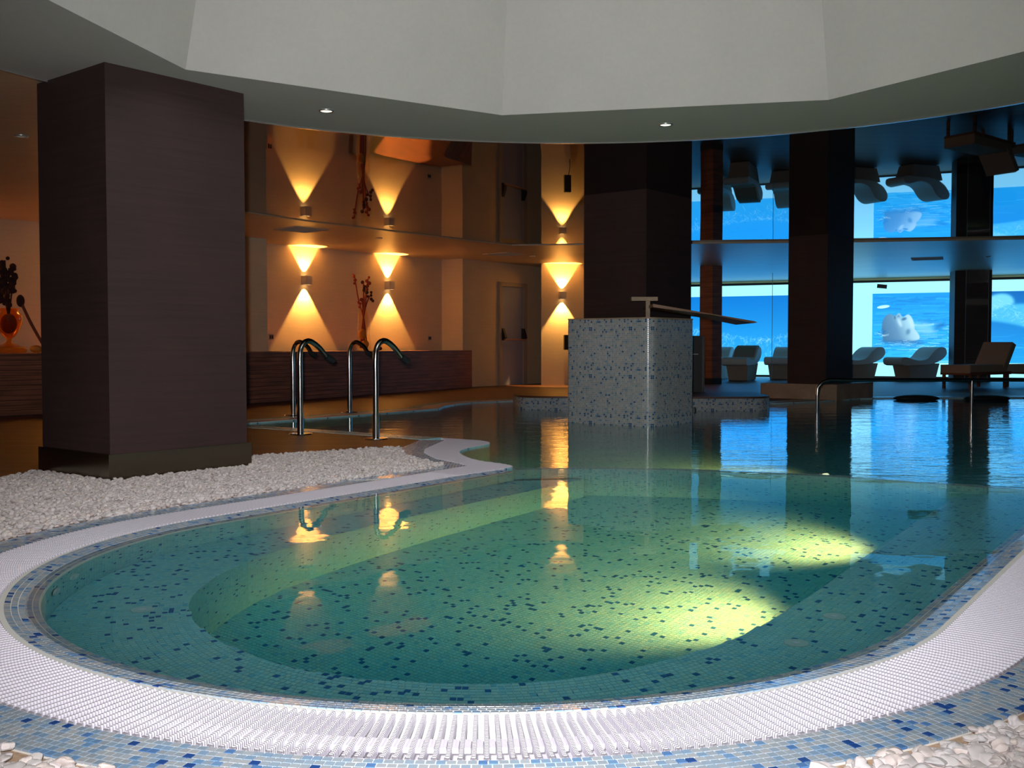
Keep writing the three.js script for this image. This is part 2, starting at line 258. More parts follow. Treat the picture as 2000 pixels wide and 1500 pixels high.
// ---------------------------------------------------------------- pool basin
const basin = struct(group('pool_basin'), 'mosaic-lined pool basin with a wide underwater bench', 'pool');
const benchEdge = smooth([[2.72, 6.32], [1.70, 4.80], [1.06, 3.86], [0.76, 3.48], [0.47, 3.25], [0.12, 3.09], [-0.18, 3.06], [-0.60, 3.15], [-0.87, 3.33], [-1.06, 3.54], [-1.19, 3.78], [-1.25, 4.05], [-1.23, 4.36], [-1.13, 4.72], [-0.96, 5.06], [-0.66, 5.54], [-0.29, 6.06], [0.13, 6.64], [0.5, 7.16]], 120);
const basinFloor = [...stadLine(0.3), ...shoreLeft, ...shoreFar, ...shoreRight];
{
  const outline = [[-3.4, 10.9], [-3.4, 12], [-1.4, 15.4], [1.5, 16.9], [3, 16.4], [4.2, 16], [5.5, 17.1], [11.3, 17.4], [9.9, 13.3], [4.9, 6.8], [2, 2.8], [0, 2.1], [-1.4, 2.5], [-2.3, 3.6], [-2.2, 5], [-1.2, 7.4], [-1.2, 9]];
  mesh('basin_floor', slab(outline, FLOOR_DEPTH - 0.12, FLOOR_DEPTH), M.mosaic, basin);
  mesh('basin_wall', merge([ribbon(offsetLine(tipLine, 0.0), -1.3, 0), ribbon([tipLine[tipLine.length - 1], ...shoreLeft, ...shoreFar, ...shoreRight, [3.3, 5.98]], -1.3, 0), ribbon(stadLine(-0.112), -1.3, -0.058)]), M.mosaic, basin);
  const rim = [...stadLine(-0.1)].filter((p) => p[1] < 7.2);
  mesh('bench', merge([slab([...rim, ...[...benchEdge].reverse()], -0.468, -0.464), ribbon(benchEdge, FLOOR_DEPTH, -0.464)]), M.mosaic, basin);
  const wo = offsetLine(weirLine, 0.05), wi = offsetLine(weirLine, -0.05);
  mesh('weir', merge([slab([...wo, ...[...wi].reverse()], -0.03, WATER - 0.004), ribbon(wo, -1.2, WATER - 0.004), ribbon([...wi].reverse(), -1.2, WATER - 0.004)]), M.mosaic, basin);
}

// tiles laid one by one: where = { p: Vector3, t: along, u: up }
const tileGeo = new THREE.BoxGeometry(0.0186, 0.005, 0.0186);
const tileMats = TILES.map((c) => std({ color: srgb(...c), roughness: 0.18 }));
function tileMatrix(w) {
  const x = w.t.clone().normalize(), y = w.u.clone().add(new THREE.Vector3(rr(-0.02, 0.02), rr(-0.02, 0.02), rr(-0.02, 0.02))).normalize(), z = new THREE.Vector3().crossVectors(x, y).normalize(); x.crossVectors(y, z);
  return new THREE.Matrix4().makeBasis(x, y, z).setPosition(w.p);
}
function layTiles(list, parent, single, pickKind = tileKind) {
  for (const w of list) { w.k = pickKind(); w.m = tileMatrix(w); w.dist = w.p.distanceTo(camera.position) + (w.out ? 100 : 0); }
  list.sort((a, b) => a.dist - b.dist);
  list.slice(0, single).forEach((w) => { const m = mesh('tile', tileGeo, tileMats[w.k], parent); m.applyMatrix4(w.m); });
  const rest = list.slice(single), im = new THREE.InstancedMesh(tileGeo, M.tile, rest.length), c = new THREE.Color();
  rest.forEach((w, i) => { im.setMatrixAt(i, w.m); const j = rr(0.93, 1.07); c.copy(srgb(...TILES[w.k])).multiplyScalar(j); im.setColorAt(i, c); });
  im.name = 'tiles'; stuff(shadows(im)); parent.add(im);
}
const inFrame = (p) => { const v = p.clone().project(camera); return v.z < 1 && Math.abs(v.x) < 1.02 && Math.abs(v.y) < 1.02; };
camera.updateMatrixWorld(); camera.updateProjectionMatrix();
const UP = new THREE.Vector3(0, 1, 0);
function stadRow(o, jitter = 0) {                          // tile places along one row of the rim
  const out = [], r = PR + o, na = Math.round(Math.PI * r / TILE), n1 = Math.round(L1 / TILE), n2 = Math.round(L2 / TILE), ph = jitter;
  const add = (s) => { const q = stad(s, o); out.push(q); };
  for (let i = 0; i < n1; i++) add((i + ph) * L1 / n1);
  for (let i = 0; i < na; i++) add(L1 + (i + ph) * Math.PI * PR / na);
  for (let i = 0; i < n2; i++) add(L1 + Math.PI * PR + (i + ph) * L2 / n2);
  return out.map(({ p, n }) => ({ xy: p, n, t: new THREE.Vector3(n[1], 0, n[0]) }));
}
{ // overflow lip: three sloping rows stand dry, the rest runs under water
  const lip = struct(group('pool_lip'), 'sloping mosaic overflow lip between the white grating and the water', 'pool edge');
  const prof = [[0.016, -0.13], [0.016, -0.004], [0, -0.004], [-0.066, -0.013], [-0.108, -0.03], [-0.112, -0.06]];
  const parts = prof.slice(0, -1).map((a, i) => { const b = prof[i + 1], k = 220, pos = [], uv = [], idx = []; for (let j = 0; j <= k; j++) { const s = STOT * j / k, pa = stad(s, a[0]).p, pb = stad(s, b[0]).p; pos.push(pa[0], a[1], -pa[1], pb[0], b[1], -pb[1]); uv.push(s, 0, s, 0.03); if (j) { const q = j * 2 - 2; idx.push(q, q + 1, q + 2, q + 1, q + 3, q + 2); } } const g = new THREE.BufferGeometry(); g.setAttribute('position', new THREE.Float32BufferAttribute(pos, 3)); g.setAttribute('uv', new THREE.Float32BufferAttribute(uv, 2)); g.setIndex(idx); const f = g.toNonIndexed(); f.computeVertexNormals(); return f; });
  mesh('lip_body', merge(parts), M.grout, lip);
  const list = [];
  [[-0.011, 0], [-0.0325, 0.5], [-0.054, 0], [-0.0755, 0.5], [-0.097, 0]].forEach(([o, ph], k) => {
    const drop = k < 3 ? 9 / 66 : 17 / 42, y = k < 3 ? -0.004 + o * drop : -0.013 + (o + 0.066) * drop;
    for (const q of stadRow(o, ph)) list.push({ p: V(...q.xy, y), t: q.t, u: new THREE.Vector3(-q.n[0] * drop, 1, q.n[1] * drop).normalize() });
  });
  for (const w of list) w.out = !inFrame(w.p);
  layTiles(list.filter((w) => -w.p.z < 7.2), lip, 300);
}
{ // outer mosaic band, seven rows
  const band = struct(group('pool_border'), 'flat blue and grey mosaic band outside the white grating', 'pool edge');
  const inn = cut(stadLine(GW + 0.006), 6.5), out = cut(stadLine(GW + BW), 6.5);
  mesh('band_body', slab([...inn, ...grateOuterTip, ...[...bandOuterTip].reverse(), ...[...out].reverse()], -0.1, -0.004), M.grout, band);
  const list = [];
  for (let k = 0; k < 7; k++) for (const q of stadRow(GW + 0.017 + k * TILE, k % 2 ? 0.5 : 0)) if (q.xy[1] < 6.5 || q.n !== undefined && q.xy[0] > 0) list.push({ p: V(...q.xy, -0.0035), t: q.t, u: UP });
  const tipPoly = [...[[-1.1, 6.5]], ...grateOuterTip, ...[...bandOuterTip].reverse()];
  for (let x = -1.2; x < -0.2; x += TILE) for (let d = 6.5; d < 9.3; d += TILE) if (inside(tipPoly, x, d)) list.push({ p: V(x, d, -0.0035), t: new THREE.Vector3(1, 0, 0), u: UP });
  for (const w of list) w.out = !inFrame(w.p);
  layTiles(list, band, 300);
}
{ // bench top rows follow the rim, floor tiles lie on a grid along the basin
  const bench = [], benchPoly = [[3.2, 6.6], ...benchEdge, [0.3, 7.6], [3.2, 7.2]];
  for (let o = -0.123; o > -0.95; o -= TILE) for (const q of stadRow(o, rnd())) if (!inside(benchPoly, ...q.xy) && q.xy[1] < 7) bench.push({ p: V(...q.xy, -0.4635), t: q.t, u: UP });
  const im = (list, name, boost) => {
    const m = new THREE.InstancedMesh(tileGeo, M.tile, list.length), c = new THREE.Color();
    list.forEach((w, i) => { w.k = wetKind(); m.setMatrixAt(i, tileMatrix(w)); c.copy(srgb(...WET[w.k])).multiplyScalar(rr(0.94, 1.06)); m.setColorAt(i, c); });
    m.name = name; stuff(shadows(m)); basin.add(m);
  };
  im(bench, 'bench_tiles');
  const fl = [], poly = [...benchEdge, ...weirLine];
  for (let u = 1.5; u < 8; u += TILE) for (let v = -4.4; v < -0.2; v += TILE) {
    const x = AX[0] * u + NX[0] * v, d = AX[1] * u + NX[1] * v;
    if (inside(poly, x, d)) fl.push({ p: V(x, d, FLOOR_DEPTH + 0.0005), t: new THREE.Vector3(AX[0], 0, -AX[1]), u: UP });
  }
  im(fl, 'floor_tiles');
}
{ // white overflow grating
  const grating = tag(group('overflow_grating'), 'white plastic overflow grating of close-set bars around the pool', 'grating');
  const prof = [[-0.0052, -0.02], [0.0052, -0.02], [0.0052, -0.0035], [0.0034, 0], [-0.0034, 0], [-0.0052, -0.0035]];
  const sh = new THREE.Shape(prof.map((p) => new THREE.Vector2(...p)));
  const stick = (l) => { const g = new THREE.ExtrudeGeometry(sh, { depth: l, bevelEnabled: false }), p = g.attributes.position, uv = g.attributes.uv; for (let i = 0; i < p.count; i++) uv.setXY(i, p.getZ(i), p.getX(i)); return g; };
  const barGeo = merge([stick(0.248), box(0.0135, 0.012, 0.05, 0.0117, -0.014, 0.155), cyl(0.0068, 0.0068, 0.018, 8, 0, -0.0105, 0.25)]);
  const barMat = std({ color: srgb(217, 213, 224), roughness: 0.42, bumpMap: ribBump, bumpScale: 0.0011 });
  const bars = [], na = 230, n1 = 151, n2 = 88;
  const add = (s) => { const { p, n } = stad(s, 0.02); const P = V(...p, 0.002); bars.push({ P, n, dist: P.distanceTo(camera.position) + (inFrame(P) ? 0 : 100) }); };
  for (let i = 0; i < n1; i++) add(i * L1 / n1);
  for (let i = 0; i < na; i++) add(L1 + i * Math.PI * PR / na);
  for (let i = 0; i < n2; i++) add(L1 + Math.PI * PR + i * 0.0235);
  bars.sort((a, b) => a.dist - b.dist);
  const put = (b) => { const z = new THREE.Vector3(b.n[0], 0, -b.n[1]), x = new THREE.Vector3().crossVectors(UP, z).normalize(); return new THREE.Matrix4().makeBasis(x, UP, z).setPosition(b.P); };
  bars.slice(0, 300).forEach((b) => mesh('bar', barGeo, barMat, grating).applyMatrix4(put(b)));
  const rest = bars.slice(300), im = new THREE.InstancedMesh(barGeo, barMat, rest.length + 0);
  rest.forEach((b, i) => im.setMatrixAt(i, put(b)));
  im.name = 'bars'; stuff(shadows(im)); grating.add(im);
  // bars of the cape, cut to its outline
  const endS = L1 + Math.PI * PR + n2 * 0.0235, e0 = stad(endS, 0.0).p, e1 = stad(endS, GW).p;
  const cape = [e1, e0, ...tipLine.filter((p) => p[1] > e0[1]), ...[...grateOuterTip].reverse().filter((p) => p[1] > e1[1])], list = [];
  for (let t = 5.0; t < 8.5; t += 0.0235) {
    let from = null, prev = null;
    for (let v = -6.2; v < -3.2; v += 0.006) {
      const x = AX[0] * t + NX[0] * v, d = AX[1] * t + NX[1] * v, isIn = inside(cape, x, d);
      if (isIn && from === null) from = v;
      if (!isIn && from !== null) { if (prev - from > 0.02) { const m = (from + prev) / 2; list.push(box(0.0105, 0.02, prev - from).applyMatrix4(new THREE.Matrix4().makeRotationY(Math.atan2(NX[0], -NX[1])).setPosition(V(AX[0] * t + NX[0] * m, AX[1] * t + NX[1] * m, -0.008)))); } from = null; }
      prev = v;
    }
  }
  stuff(mesh('cape_bars', merge(list), barMat, grating));
  mesh('channel', merge([slab([...cut(stadLine(0.016), 7.05), ...tipLine, ...[...grateOuterTip].reverse(), ...[...cut(stadLine(GW + 0.004), 6.5)].reverse()], -0.075, -0.07), ribbon([...cut(stadLine(GW + 0.005), 6.5), ...grateOuterTip], -0.075, -0.002)]), M.channel, grating);
}
{ // edging of the far basin: grating stripe and mosaic stripe laid flat
  const farEdge = struct(group('pool_edge'), 'pale grating and mosaic edging around the far basin', 'pool edge');
  const strip = (line, o0, o1, y) => slab([...offsetLine(line, o0), ...[...offsetLine(line, o1)].reverse()], y - 0.03, y);
  const dk = [tipLine[tipLine.length - 1], ...shoreLeft];
  mesh('near_edging', strip(dk, 0.002, 0.24, 0.003), M.mosaic, farEdge);
  mesh('far_grating', strip(shoreFar.slice(1), 0.002, 0.27, 0.003), M.grate, farEdge);
  mesh('far_edging', strip(shoreFar.slice(1), 0.27, 0.43, 0.004), M.mosaic, farEdge);
  mesh('side_edging', strip(shoreRight, 0.002, 0.42, 0.003), M.grate, farEdge);
}
// water: two closed bodies that meet at the weir
const nearWater = [...stadLine(0.006).filter((p, i) => i < 100 || p[1] < 7.14), ...weirLine];
struct(mesh('pool_water', slab(nearWater, -1.26, WATER), M.waterNear), 'calm clear green water of the round-ended pool', 'water');
struct(mesh('pool_water', slab(offsetLine(farPoly, 0.008, true), -1.26, WATER), M.waterFar), 'rippled water of the larger pool beyond the weir', 'water');

// underwater lamps set in the bench riser, shining across the basin
function poolLamp(x, d, y, n, cd, label) {
  const g = tag(group('underwater_lamp', V(x, d, y), Math.atan2(n[0], -n[1])), label, 'pool lamp', 'lamps under water');
  mesh('bezel', new THREE.TorusGeometry(0.09, 0.012, 10, 28), M.steel, g);
  mesh('lens', cyl(0.085, 0.085, 0.01, 28).rotateX(Math.PI / 2), std({ color: 0xffffff, emissive: new THREE.Color(1, 0.8, 0.45), emissiveIntensity: 3 }), g);
  spot(V(x + n[0] * 0.03, d + n[1] * 0.03, y), V(x + n[0] * 2, d + n[1] * 2, y - 1.0), new THREE.Color(1, 0.26, 0.06), cd, 0.84, 0.9, 4);
}
const inw = [-NX[0], -NX[1]];
poolLamp(1.25, 4.2, -0.78, inw, 31, 'round underwater lamp in the bench riser close to the round end');
poolLamp(2.02, 5.33, -0.78, inw, 31, 'round underwater lamp in the bench riser further along the basin');
poolLamp(2.3, 7.6, -0.7, [-0.75, 0.66], 30, 'round underwater lamp on the far side of the weir');
// jets in the basin wall and bench
const jetMat = std({ color: srgb(186, 200, 204), roughness: 0.4 });
for (const [x, d, y, wallJet] of [[-1.713, 4.02, -0.2, 1], [-1.678, 3.78, -0.2, 1], [1.17, 3.72, -0.46, 0], [0.95, 3.42, -0.46, 0], [-1.37, 3.8, -0.46, 0], [-0.9, 5.6, -0.2, 1]]) {
  const g = tag(group('pool_jet', V(x, d, y), wallJet ? Math.atan2(-x + PC[0], d - PC[1] + 0.0001) : 0), wallJet ? 'round pale jet fitting in the pool wall under water' : 'round pale air jet set in the underwater bench', 'pool jet', wallJet ? 'jets in the pool wall' : 'jets in the bench');
  const f = cyl(0.04, 0.044, 0.008, 24), h = cyl(0.014, 0.014, 0.012, 16);
  if (wallJet) { f.rotateX(Math.PI / 2); h.rotateX(Math.PI / 2); }
  mesh('flange', f, jetMat, g); mesh('nozzle', h, M.channel, g);
}

// ---------------------------------------------------------------- pebbles
{
  const geos = [0, 1, 2, 3, 4, 5].map(() => {
    const g = new THREE.IcosahedronGeometry(1, 2), p = g.attributes.position, a = rr(0.75, 1), b = rr(0.45, 0.7), k = [rr(0, 6), rr(0, 6), rr(0, 6)];
    for (let i = 0; i < p.count; i++) { const v = new THREE.Vector3().fromBufferAttribute(p, i), w = 1 + 0.16 * Math.sin(v.x * 2.9 + k[0]) + 0.13 * Math.sin(v.y * 3.6 + k[1] + v.x) + 0.16 * Math.sin(v.z * 2.7 + k[2]) + 0.08 * Math.sin(v.x * 5.5 + v.z * 4.1 + k[1]); p.setXYZ(i, v.x * w, v.y * w * b, v.z * w * a); }
    g.deleteAttribute('uv'); g.computeVertexNormals();
    return toCreasedNormals(g, 0.5);
  });
  const bandOut = [...stadLine(GW + BW + 0.012).filter((p, i) => i < 80 || p[1] < 6.5), ...bandOuterTip];
  const rimPoly = [...bandOut, [0.5, 9.8], [9, 14]];
  const bed = bedOuter, list = [], pillar = [[-2.53, 6.44], [-1.82, 7.27], [-2.5, 7.85], [-3.24, 7.0]];
  const P = 0.0235;
  for (let layer = 0; layer < 2; layer++) for (let x = -4.6; x < 2.4; x += P) for (let d = 1.75; d < 8.65; d += P) {
    if (layer && rnd() < 0.3) continue;
    const px = x + rr(-0.5, 0.5) * P, pd = d + rr(-0.5, 0.5) * P;
    if (Math.abs(px) > pd * 0.52 + 0.12 || inside(rimPoly, px, pd) || !inside(bed, px, pd) || inside(pillar, px, pd)) continue;
    if (px < -1 && pd > 8.3 + (px + 1.6) * 0.5 && false) continue;
    const far = bandOut.every((q) => (q[0] - px) ** 2 + (q[1] - pd) ** 2 > 0.0014 + (pd < 3.4 ? 0.0012 * rnd() : 0));
    if (!far) continue;
    const s = rr(0.010, 0.0185) * (pd < 3.2 ? 1.15 : 1), y = -0.006 + (layer ? rr(0.008, 0.02) : rr(-0.003, 0.006));
    const m = new THREE.Matrix4().compose(V(px, pd, y), new THREE.Quaternion().setFromEuler(new THREE.Euler(rr(-0.5, 0.5), rr(0, 6.3), rr(-0.5, 0.5))), new THREE.Vector3(s, s * rr(0.8, 1.1), s));
    const w = rr(0.8, 1.0), warm = rnd() < 0.16 ? 1 : 0.25, c = new THREE.Color(0.69 * w, (0.65 - 0.05 * warm) * w, (0.655 - 0.08 * warm) * w), pos = V(px, pd, y);
    list.push({ m, c, g: Math.floor(rnd() * 6), dist: pos.distanceTo(camera.position) + (inFrame(pos) ? 0 : 50), layer });
  }
  list.sort((a, b) => (a.dist - a.layer * 0.35) - (b.dist - b.layer * 0.35));
  const mats = Array.from({ length: 6 }, (_, i) => std({ color: new THREE.Color(0.72, 0.69 - 0.012 * i, 0.69 - 0.02 * i).multiplyScalar(0.86 + 0.028 * i), roughness: 0.7 }));
  const single = [];
  for (const w of list) { if (single.length === 300) break; const p = new THREE.Vector3().setFromMatrixPosition(w.m); if (single.every((q) => p.distanceTo(q.at) > 0.021)) { w.at = p; single.push(w); } }
  single.forEach((w, i) => { const o = mesh('pebble', geos[w.g], mats[i % 6]); o.applyMatrix4(w.m); tag(o, 'smooth white pebble lying loose beside the sandy mortar edge', 'pebble', 'white pebbles beside the mosaic band'); });
  const bedGroup = stuff(tag(group('gravel'), 'bed of small white pebbles around the pool and the dark pillar', 'gravel'));
  geos.forEach((g, k) => {
    const sub = list.filter((w) => !w.at && w.g === k), im = new THREE.InstancedMesh(g, M.pebble, sub.length);
    sub.forEach((w, i) => { im.setMatrixAt(i, w.m); im.setColorAt(i, w.c); });
    im.name = 'pebbles'; stuff(shadows(im)); bedGroup.add(im);
  });
  console.log('pebbles', list.length);
}

// ---------------------------------------------------------------- pillars
const dirL = [-0.777, 0.629], dirR = [0.629, 0.777];
function quad(c, l, r, e = 0) { const o = [c[0] - (dirL[0] + dirR[0]) * e, c[1] - (dirL[1] + dirR[1]) * e], L = l + 2 * e, R = r + 2 * e; return [o, [o[0] + dirR[0] * R, o[1] + dirR[1] * R], [o[0] + dirR[0] * R + dirL[0] * L, o[1] + dirR[1] * R + dirL[1] * L], [o[0] + dirL[0] * L, o[1] + dirL[1] * L]]; }
function prism(q, y0, y1) { return merge([ribbon(q, y0, y1, true), sheet(q, y1), sheet(q, y0)]); }
{
  const a = tag(group('pillar'), 'thick dark wenge-clad pillar standing in the white pebbles on a steel skirting', 'pillar');
  mesh('shaft', prism(quad([-2.53, 6.49], 0.86, 1.04), 0, CEIL + 0.004), M.wenge, a);
  mesh('skirting', prism(quad([-2.53, 6.49], 0.86, 1.04, 0.022), -0.01, 0.165), M.brushed, a);
  const b = tag(group('pillar'), 'dark wenge-clad pillar rising behind the mosaic block', 'pillar');
  mesh('shaft', prism(quad([1.52, 11.75], 0.86, 1.03), -1.2, CEIL + 0.05), M.wenge, b);
  const c = tag(group('pillar'), 'dark wenge-clad pillar on a pale stone plinth at the water', 'pillar');
  mesh('shaft', prism(quad([5.05, 16.62], 0.66, 1.12), 0.2, CEIL + 0.05), M.wenge, c);
  mesh('plinth', prism(quad([5.02, 16.42], 0.8, 1.1, 0.24), -0.3, 0.24), M.stone, c);
  const d = tag(group('pillar'), 'slim brown timber pillar by the black cabinet', 'pillar');
  const q = [[4.4, 22.75], [4.65, 22.95], [4.43, 23.25], [4.17, 23.02]];
  mesh('shaft', prism(q, 0.12, CEIL), M.slat, d); mesh('skirting', prism(offsetLine(q, -0.005, true), 0, 0.13), M.black, d);
  const e = tag(group('pillar'), 'dark grey pillar standing between two backlit pictures', 'pillar');
  mesh('shaft', prism([[10.42, 24.4], [11.2, 24.2], [11.32, 24.8], [10.55, 25.0]], 0, CEIL), M.wenge, e);
}

// ---------------------------------------------------------------- mosaic block, cascade blade, low platform
{
  const at = (l, r) => [1.47 + dirL[0] * l + dirR[0] * r, 10.9 + dirL[1] * l + dirR[1] * r], base = [at(0, 0), at(0, 0.9), at(0.47, 0.9), at(0.47, 0.66), at(1.1, 0.66), at(1.1, 0)], round = [], nb = 6;
  base.forEach((p, i) => { const a = base[(i + nb - 1) % nb], b = base[(i + 1) % nb], r = i ? 0.04 : 0.13, u = (q) => { const v = [q[0] - p[0], q[1] - p[1]], l = Math.hypot(...v); return [p[0] + v[0] / l * r, p[1] + v[1] / l * r]; }, s = u(a), e = u(b); for (let k = 0; k <= 8; k++) { const t = k / 8, m = (x, y, z) => (1 - t) ** 2 * x + 2 * t * (1 - t) * y + t * t * z; round.push([m(s[0], p[0], e[0]), m(s[1], p[1], e[1])]); } });
  const blk = tag(group('mosaic_block'), 'tall mosaic-clad block with a rounded corner standing in the water', 'pool fountain');
  mesh('cladding', merge([ribbon(round, -1.2, 1.135, true), sheet(round, 1.135)]), M.block, blk);
  mesh('coping', prism(offsetLine(round, -0.004, true), 1.135, 1.15), M.stone, blk);
  mesh('drain_cover', box(0.02, 0.06, 0.02, 0, 0, 0).rotateY(0.89).translate(2.05, 0.13, -11.6), M.steel, blk);
  const casc = tag(group('cascade_blade', V(1.47, 11.25, 1.15)), 'sloping flat cascade blade with brown underside on top of the mosaic block', 'water cascade');
  const bl = new THREE.Shape([[0, 0.135], [1.06, -0.045], [1.09, -0.06], [1.05, -0.066], [0.62, 0.02], [0, 0.1]].map((p) => new THREE.Vector2(...p)));
  mesh('blade', new THREE.ExtrudeGeometry(bl, { depth: 0.85, bevelEnabled: false }).translate(0, 0, -0.4), std({ color: new THREE.Color(0.2, 0.11, 0.065), roughness: 0.35, metalness: 0.3 }), casc);
  mesh('support', box(0.045, 0.19, 0.045, -0.01, 0.095, 0.1), M.stone, casc);
  mesh('bracket', box(0.28, 0.042, 0.12, -0.05, 0.2, 0.1), M.stone, casc);
  const plat = tag(group('low_platform'), 'low mosaic-sided platform with a timber top around the foot of the block', 'platform');
  const pp = smooth([[0.02, 15.1], [0.03, 14.3], [0.13, 13.95], [0.45, 13.78], [1.5, 13.66], [2.9, 13.62], [3.3, 13.68], [3.47, 13.92], [3.5, 14.6], [3.5, 15.1]], 60);
  mesh('side', ribbon(pp, -1.2, 0.15), M.block, plat);
  mesh('top', slab(offsetLine(pp, 0.01), 0.15, 0.175), M.deck, plat);
}

// ---------------------------------------------------------------- timber planter along the niche
{
  const front = [[-9.9, 8.1], [-6.12, 12.34], [-3.85, 14.92], [-0.81, 20.94]];
  const pl = tag(group('timber_planter'), 'long low timber planter with horizontal slats in front of the niche wall', 'planter');
  const back = [[-0.95, 20.85], [-1.45, 21.15], [-4.2, 17.55], [-4.0, 17.05], [-6.75, 14.7], [-10.2, 11.6]];
  mesh('body', merge([ribbon(offsetLine(front, 0.02), 0, 0.74)]), M.wenge, pl);
  mesh('top', slab([...front, ...back], 0.735, 0.755), M.slat, pl);
  const inner = offsetLine(front, 0.022);
  for (let k = 0; k < 12; k++) { const y0 = 0.01 + k * 0.0605, y1 = y0 + 0.057, g = merge([ribbon(front, y0, y1), slab([...front, ...[...inner].reverse()], y1 - 0.002, y1), slab([...front, ...[...inner].reverse()], y0, y0 + 0.002)]), uv = g.attributes.uv, s = rr(0, 5); for (let i = 0; i < uv.count; i++) uv.setX(i, uv.getX(i) + s); mesh('slat', g, M.slat, pl); }
}

// ---------------------------------------------------------------- emergency door, sockets, wall items
{
  const A = new THREE.Vector2(-0.273, 22.03), B = new THREE.Vector2(0.225, 22.72), t = B.clone().sub(A), w = t.length(), turn = Math.atan2(t.y, t.x);
  const d = struct(group('door_1', V((A.x + B.x) / 2, (A.y + B.y) / 2, 0), turn), 'blue-grey emergency door with a push bar', 'door');
  mesh('leaf', box(w - 0.06, 2.1, 0.05, 0, 1.06, 0.01), std({ color: srgb(150, 158, 178), roughness: 0.5 }), d);
  mesh('frame', merge([box(0.09, 2.2, 0.08, -w / 2 - 0.01, 1.1, 0.02), box(0.14, 2.2, 0.08, w / 2 + 0.04, 1.1, 0.02), box(w + 0.1, 0.09, 0.08, 0, 2.16, 0.02)]), std({ color: srgb(170, 156, 138), roughness: 0.6 }), d);
  const bar = mesh('push_bar', cyl(0.016, 0.016, w - 0.1, 12).rotateZ(Math.PI / 2).translate(0, 0.98, 0.12), std({ color: new THREE.Color(0.5, 0.22, 0.14), roughness: 0.35 }), d);
  for (const s of [-1, 1]) { const sh = new THREE.Shape([[0, 0.2], [0.05, 0.2], [0.12, 0], [0.06, -0.06], [0, -0.06]].map((p) => new THREE.Vector2(...p))); mesh('arm', new THREE.ExtrudeGeometry(sh, { depth: 0.07, bevelEnabled: false }).rotateY(-Math.PI / 2).translate(s * (w / 2 - 0.05) + 0.035, 1.02, 0.03), M.black, d); }
}
const W1a = [-4.35, 17.72], W1b = [-1.44, 21.26], w1 = (t) => [W1a[0] + (W1b[0] - W1a[0]) * t, W1a[1] + (W1b[1] - W1a[1]) * t], W1turn = Math.atan2(W1b[1] - W1a[1], W1b[0] - W1a[0]);
for (const [t, lab] of [[0.06, 'small square wall socket near the forward edge of the niche'], [0.92, 'small square wall socket near the bright return of the niche']]) {
  const p = w1(t), g = tag(group('wall_socket', V(...p, 1.0), W1turn), lab, 'socket');
  mesh('plate', box(0.1, 0.1, 0.012, 0, 0, 0.006), M.trim, g);
  for (const s of [-1, 1]) mesh('outlet', box(0.032, 0.06, 0.004, s * 0.022, 0, 0.014), M.black, g);
}
{
  const g = tag(group('wall_telephone', V(1.175, 22.408, 0.92), 0.196), 'small black wall unit with a cord seen past the edge of the mosaic block', 'wall unit');
  mesh('case', box(0.14, 0.32, 0.09, 0, 0, 0.08), M.black, g);
  mesh('cord', tube([new THREE.Vector3(0.02, -0.16, 0.09), new THREE.Vector3(0.05, -0.3, 0.08), new THREE.Vector3(0.06, -0.5, 0.03)], 0.008, 10, 6), M.black, g);
}

// ---------------------------------------------------------------- sconces
function sconce(p, y, turn, label) {
  const g = tag(group('wall_sconce', V(...p, y), turn), label, 'wall lamp', 'up and down box sconces');
  mesh('case', merge([box(0.012, 0.155, 0.12, -0.064, 0, 0.07), box(0.012, 0.155, 0.12, 0.064, 0, 0.07), box(0.14, 0.155, 0.012, 0, 0, 0.134), box(0.14, 0.155, 0.012, 0, 0, 0.008), box(0.13, 0.1, 0.12, 0, 0, 0.07)]), std({ color: srgb(176, 172, 166), roughness: 0.5 }), g);
  const lens = std({ color: 0xffffff, emissive: new THREE.Color(1, 0.66, 0.28), emissiveIntensity: 8 });
  for (const s of [1, -1]) {
    mesh('lamp_lens', cyl(0.05, 0.05, 0.006, 24, 0, s * 0.056, 0.07), lens, g);
    const n = new THREE.Vector3(0, s * 0.07, 0.07).applyAxisAngle(UP, turn).add(g.position), to = new THREE.Vector3(0, s * 1.07, 0.07).applyAxisAngle(UP, turn).add(g.position);
    spot(n, to, new THREE.Color(1, 0.5, 0.12), 24, 0.62, 0.12, 1.2);
  }
}
sconce(w1(0.22), 2.01, W1turn, 'grey box sconce on the niche wall nearer the dark pillar');
sconce(w1(0.665), 2.01, W1turn, 'grey box sconce on the niche wall nearer the emergency door');
sconce([1.075, 22.388], 1.93, 0.196, 'grey box sconce on the plain wall beside the mosaic block');
sconce([-6.12, 15.305], 2.01, 0.712, 'grey box sconce on the forward wall hidden behind the dark pillar');
sconce([-8.3, 13.4], 2.01, 0.721, 'grey box sconce on the forward wall above the glass urn');

// ---------------------------------------------------------------- ceiling fittings
function downlight(x, d, cd, label, grp) {
  const g = tag(group('ceiling_downlight', V(x, d, CEIL)), label, 'downlight', grp);
  mesh('bezel', new THREE.TorusGeometry(0.05, 0.009, 8, 28).rotateX(Math.PI / 2).translate(0, -0.003, 0), M.trim, g);
  mesh('lamp_lens', cyl(0.042, 0.042, 0.006, 24, 0, -0.003, 0), std({ color: 0xffffff, emissive: new THREE.Color(1, 0.86, 0.66), emissiveIntensity: cd > 0 ? 2.2 : 0.05 }), g);
  if (cd > 0) spot(V(x, d, CEIL - 0.02), V(x, d, 0), new THREE.Color(1, 0.82, 0.6), cd, 0.6, 1, 2);
}
for (let k = 0; k < 8; k++) { const a = (33 + 45 * k) * Math.PI / 180; downlight(DOME[0] + 3.47 * Math.cos(a), DOME[1] + 3.47 * Math.sin(a), 1.2, 'small round recessed downlight in the matt ceiling ring', 'downlights in the ceiling ring'); }
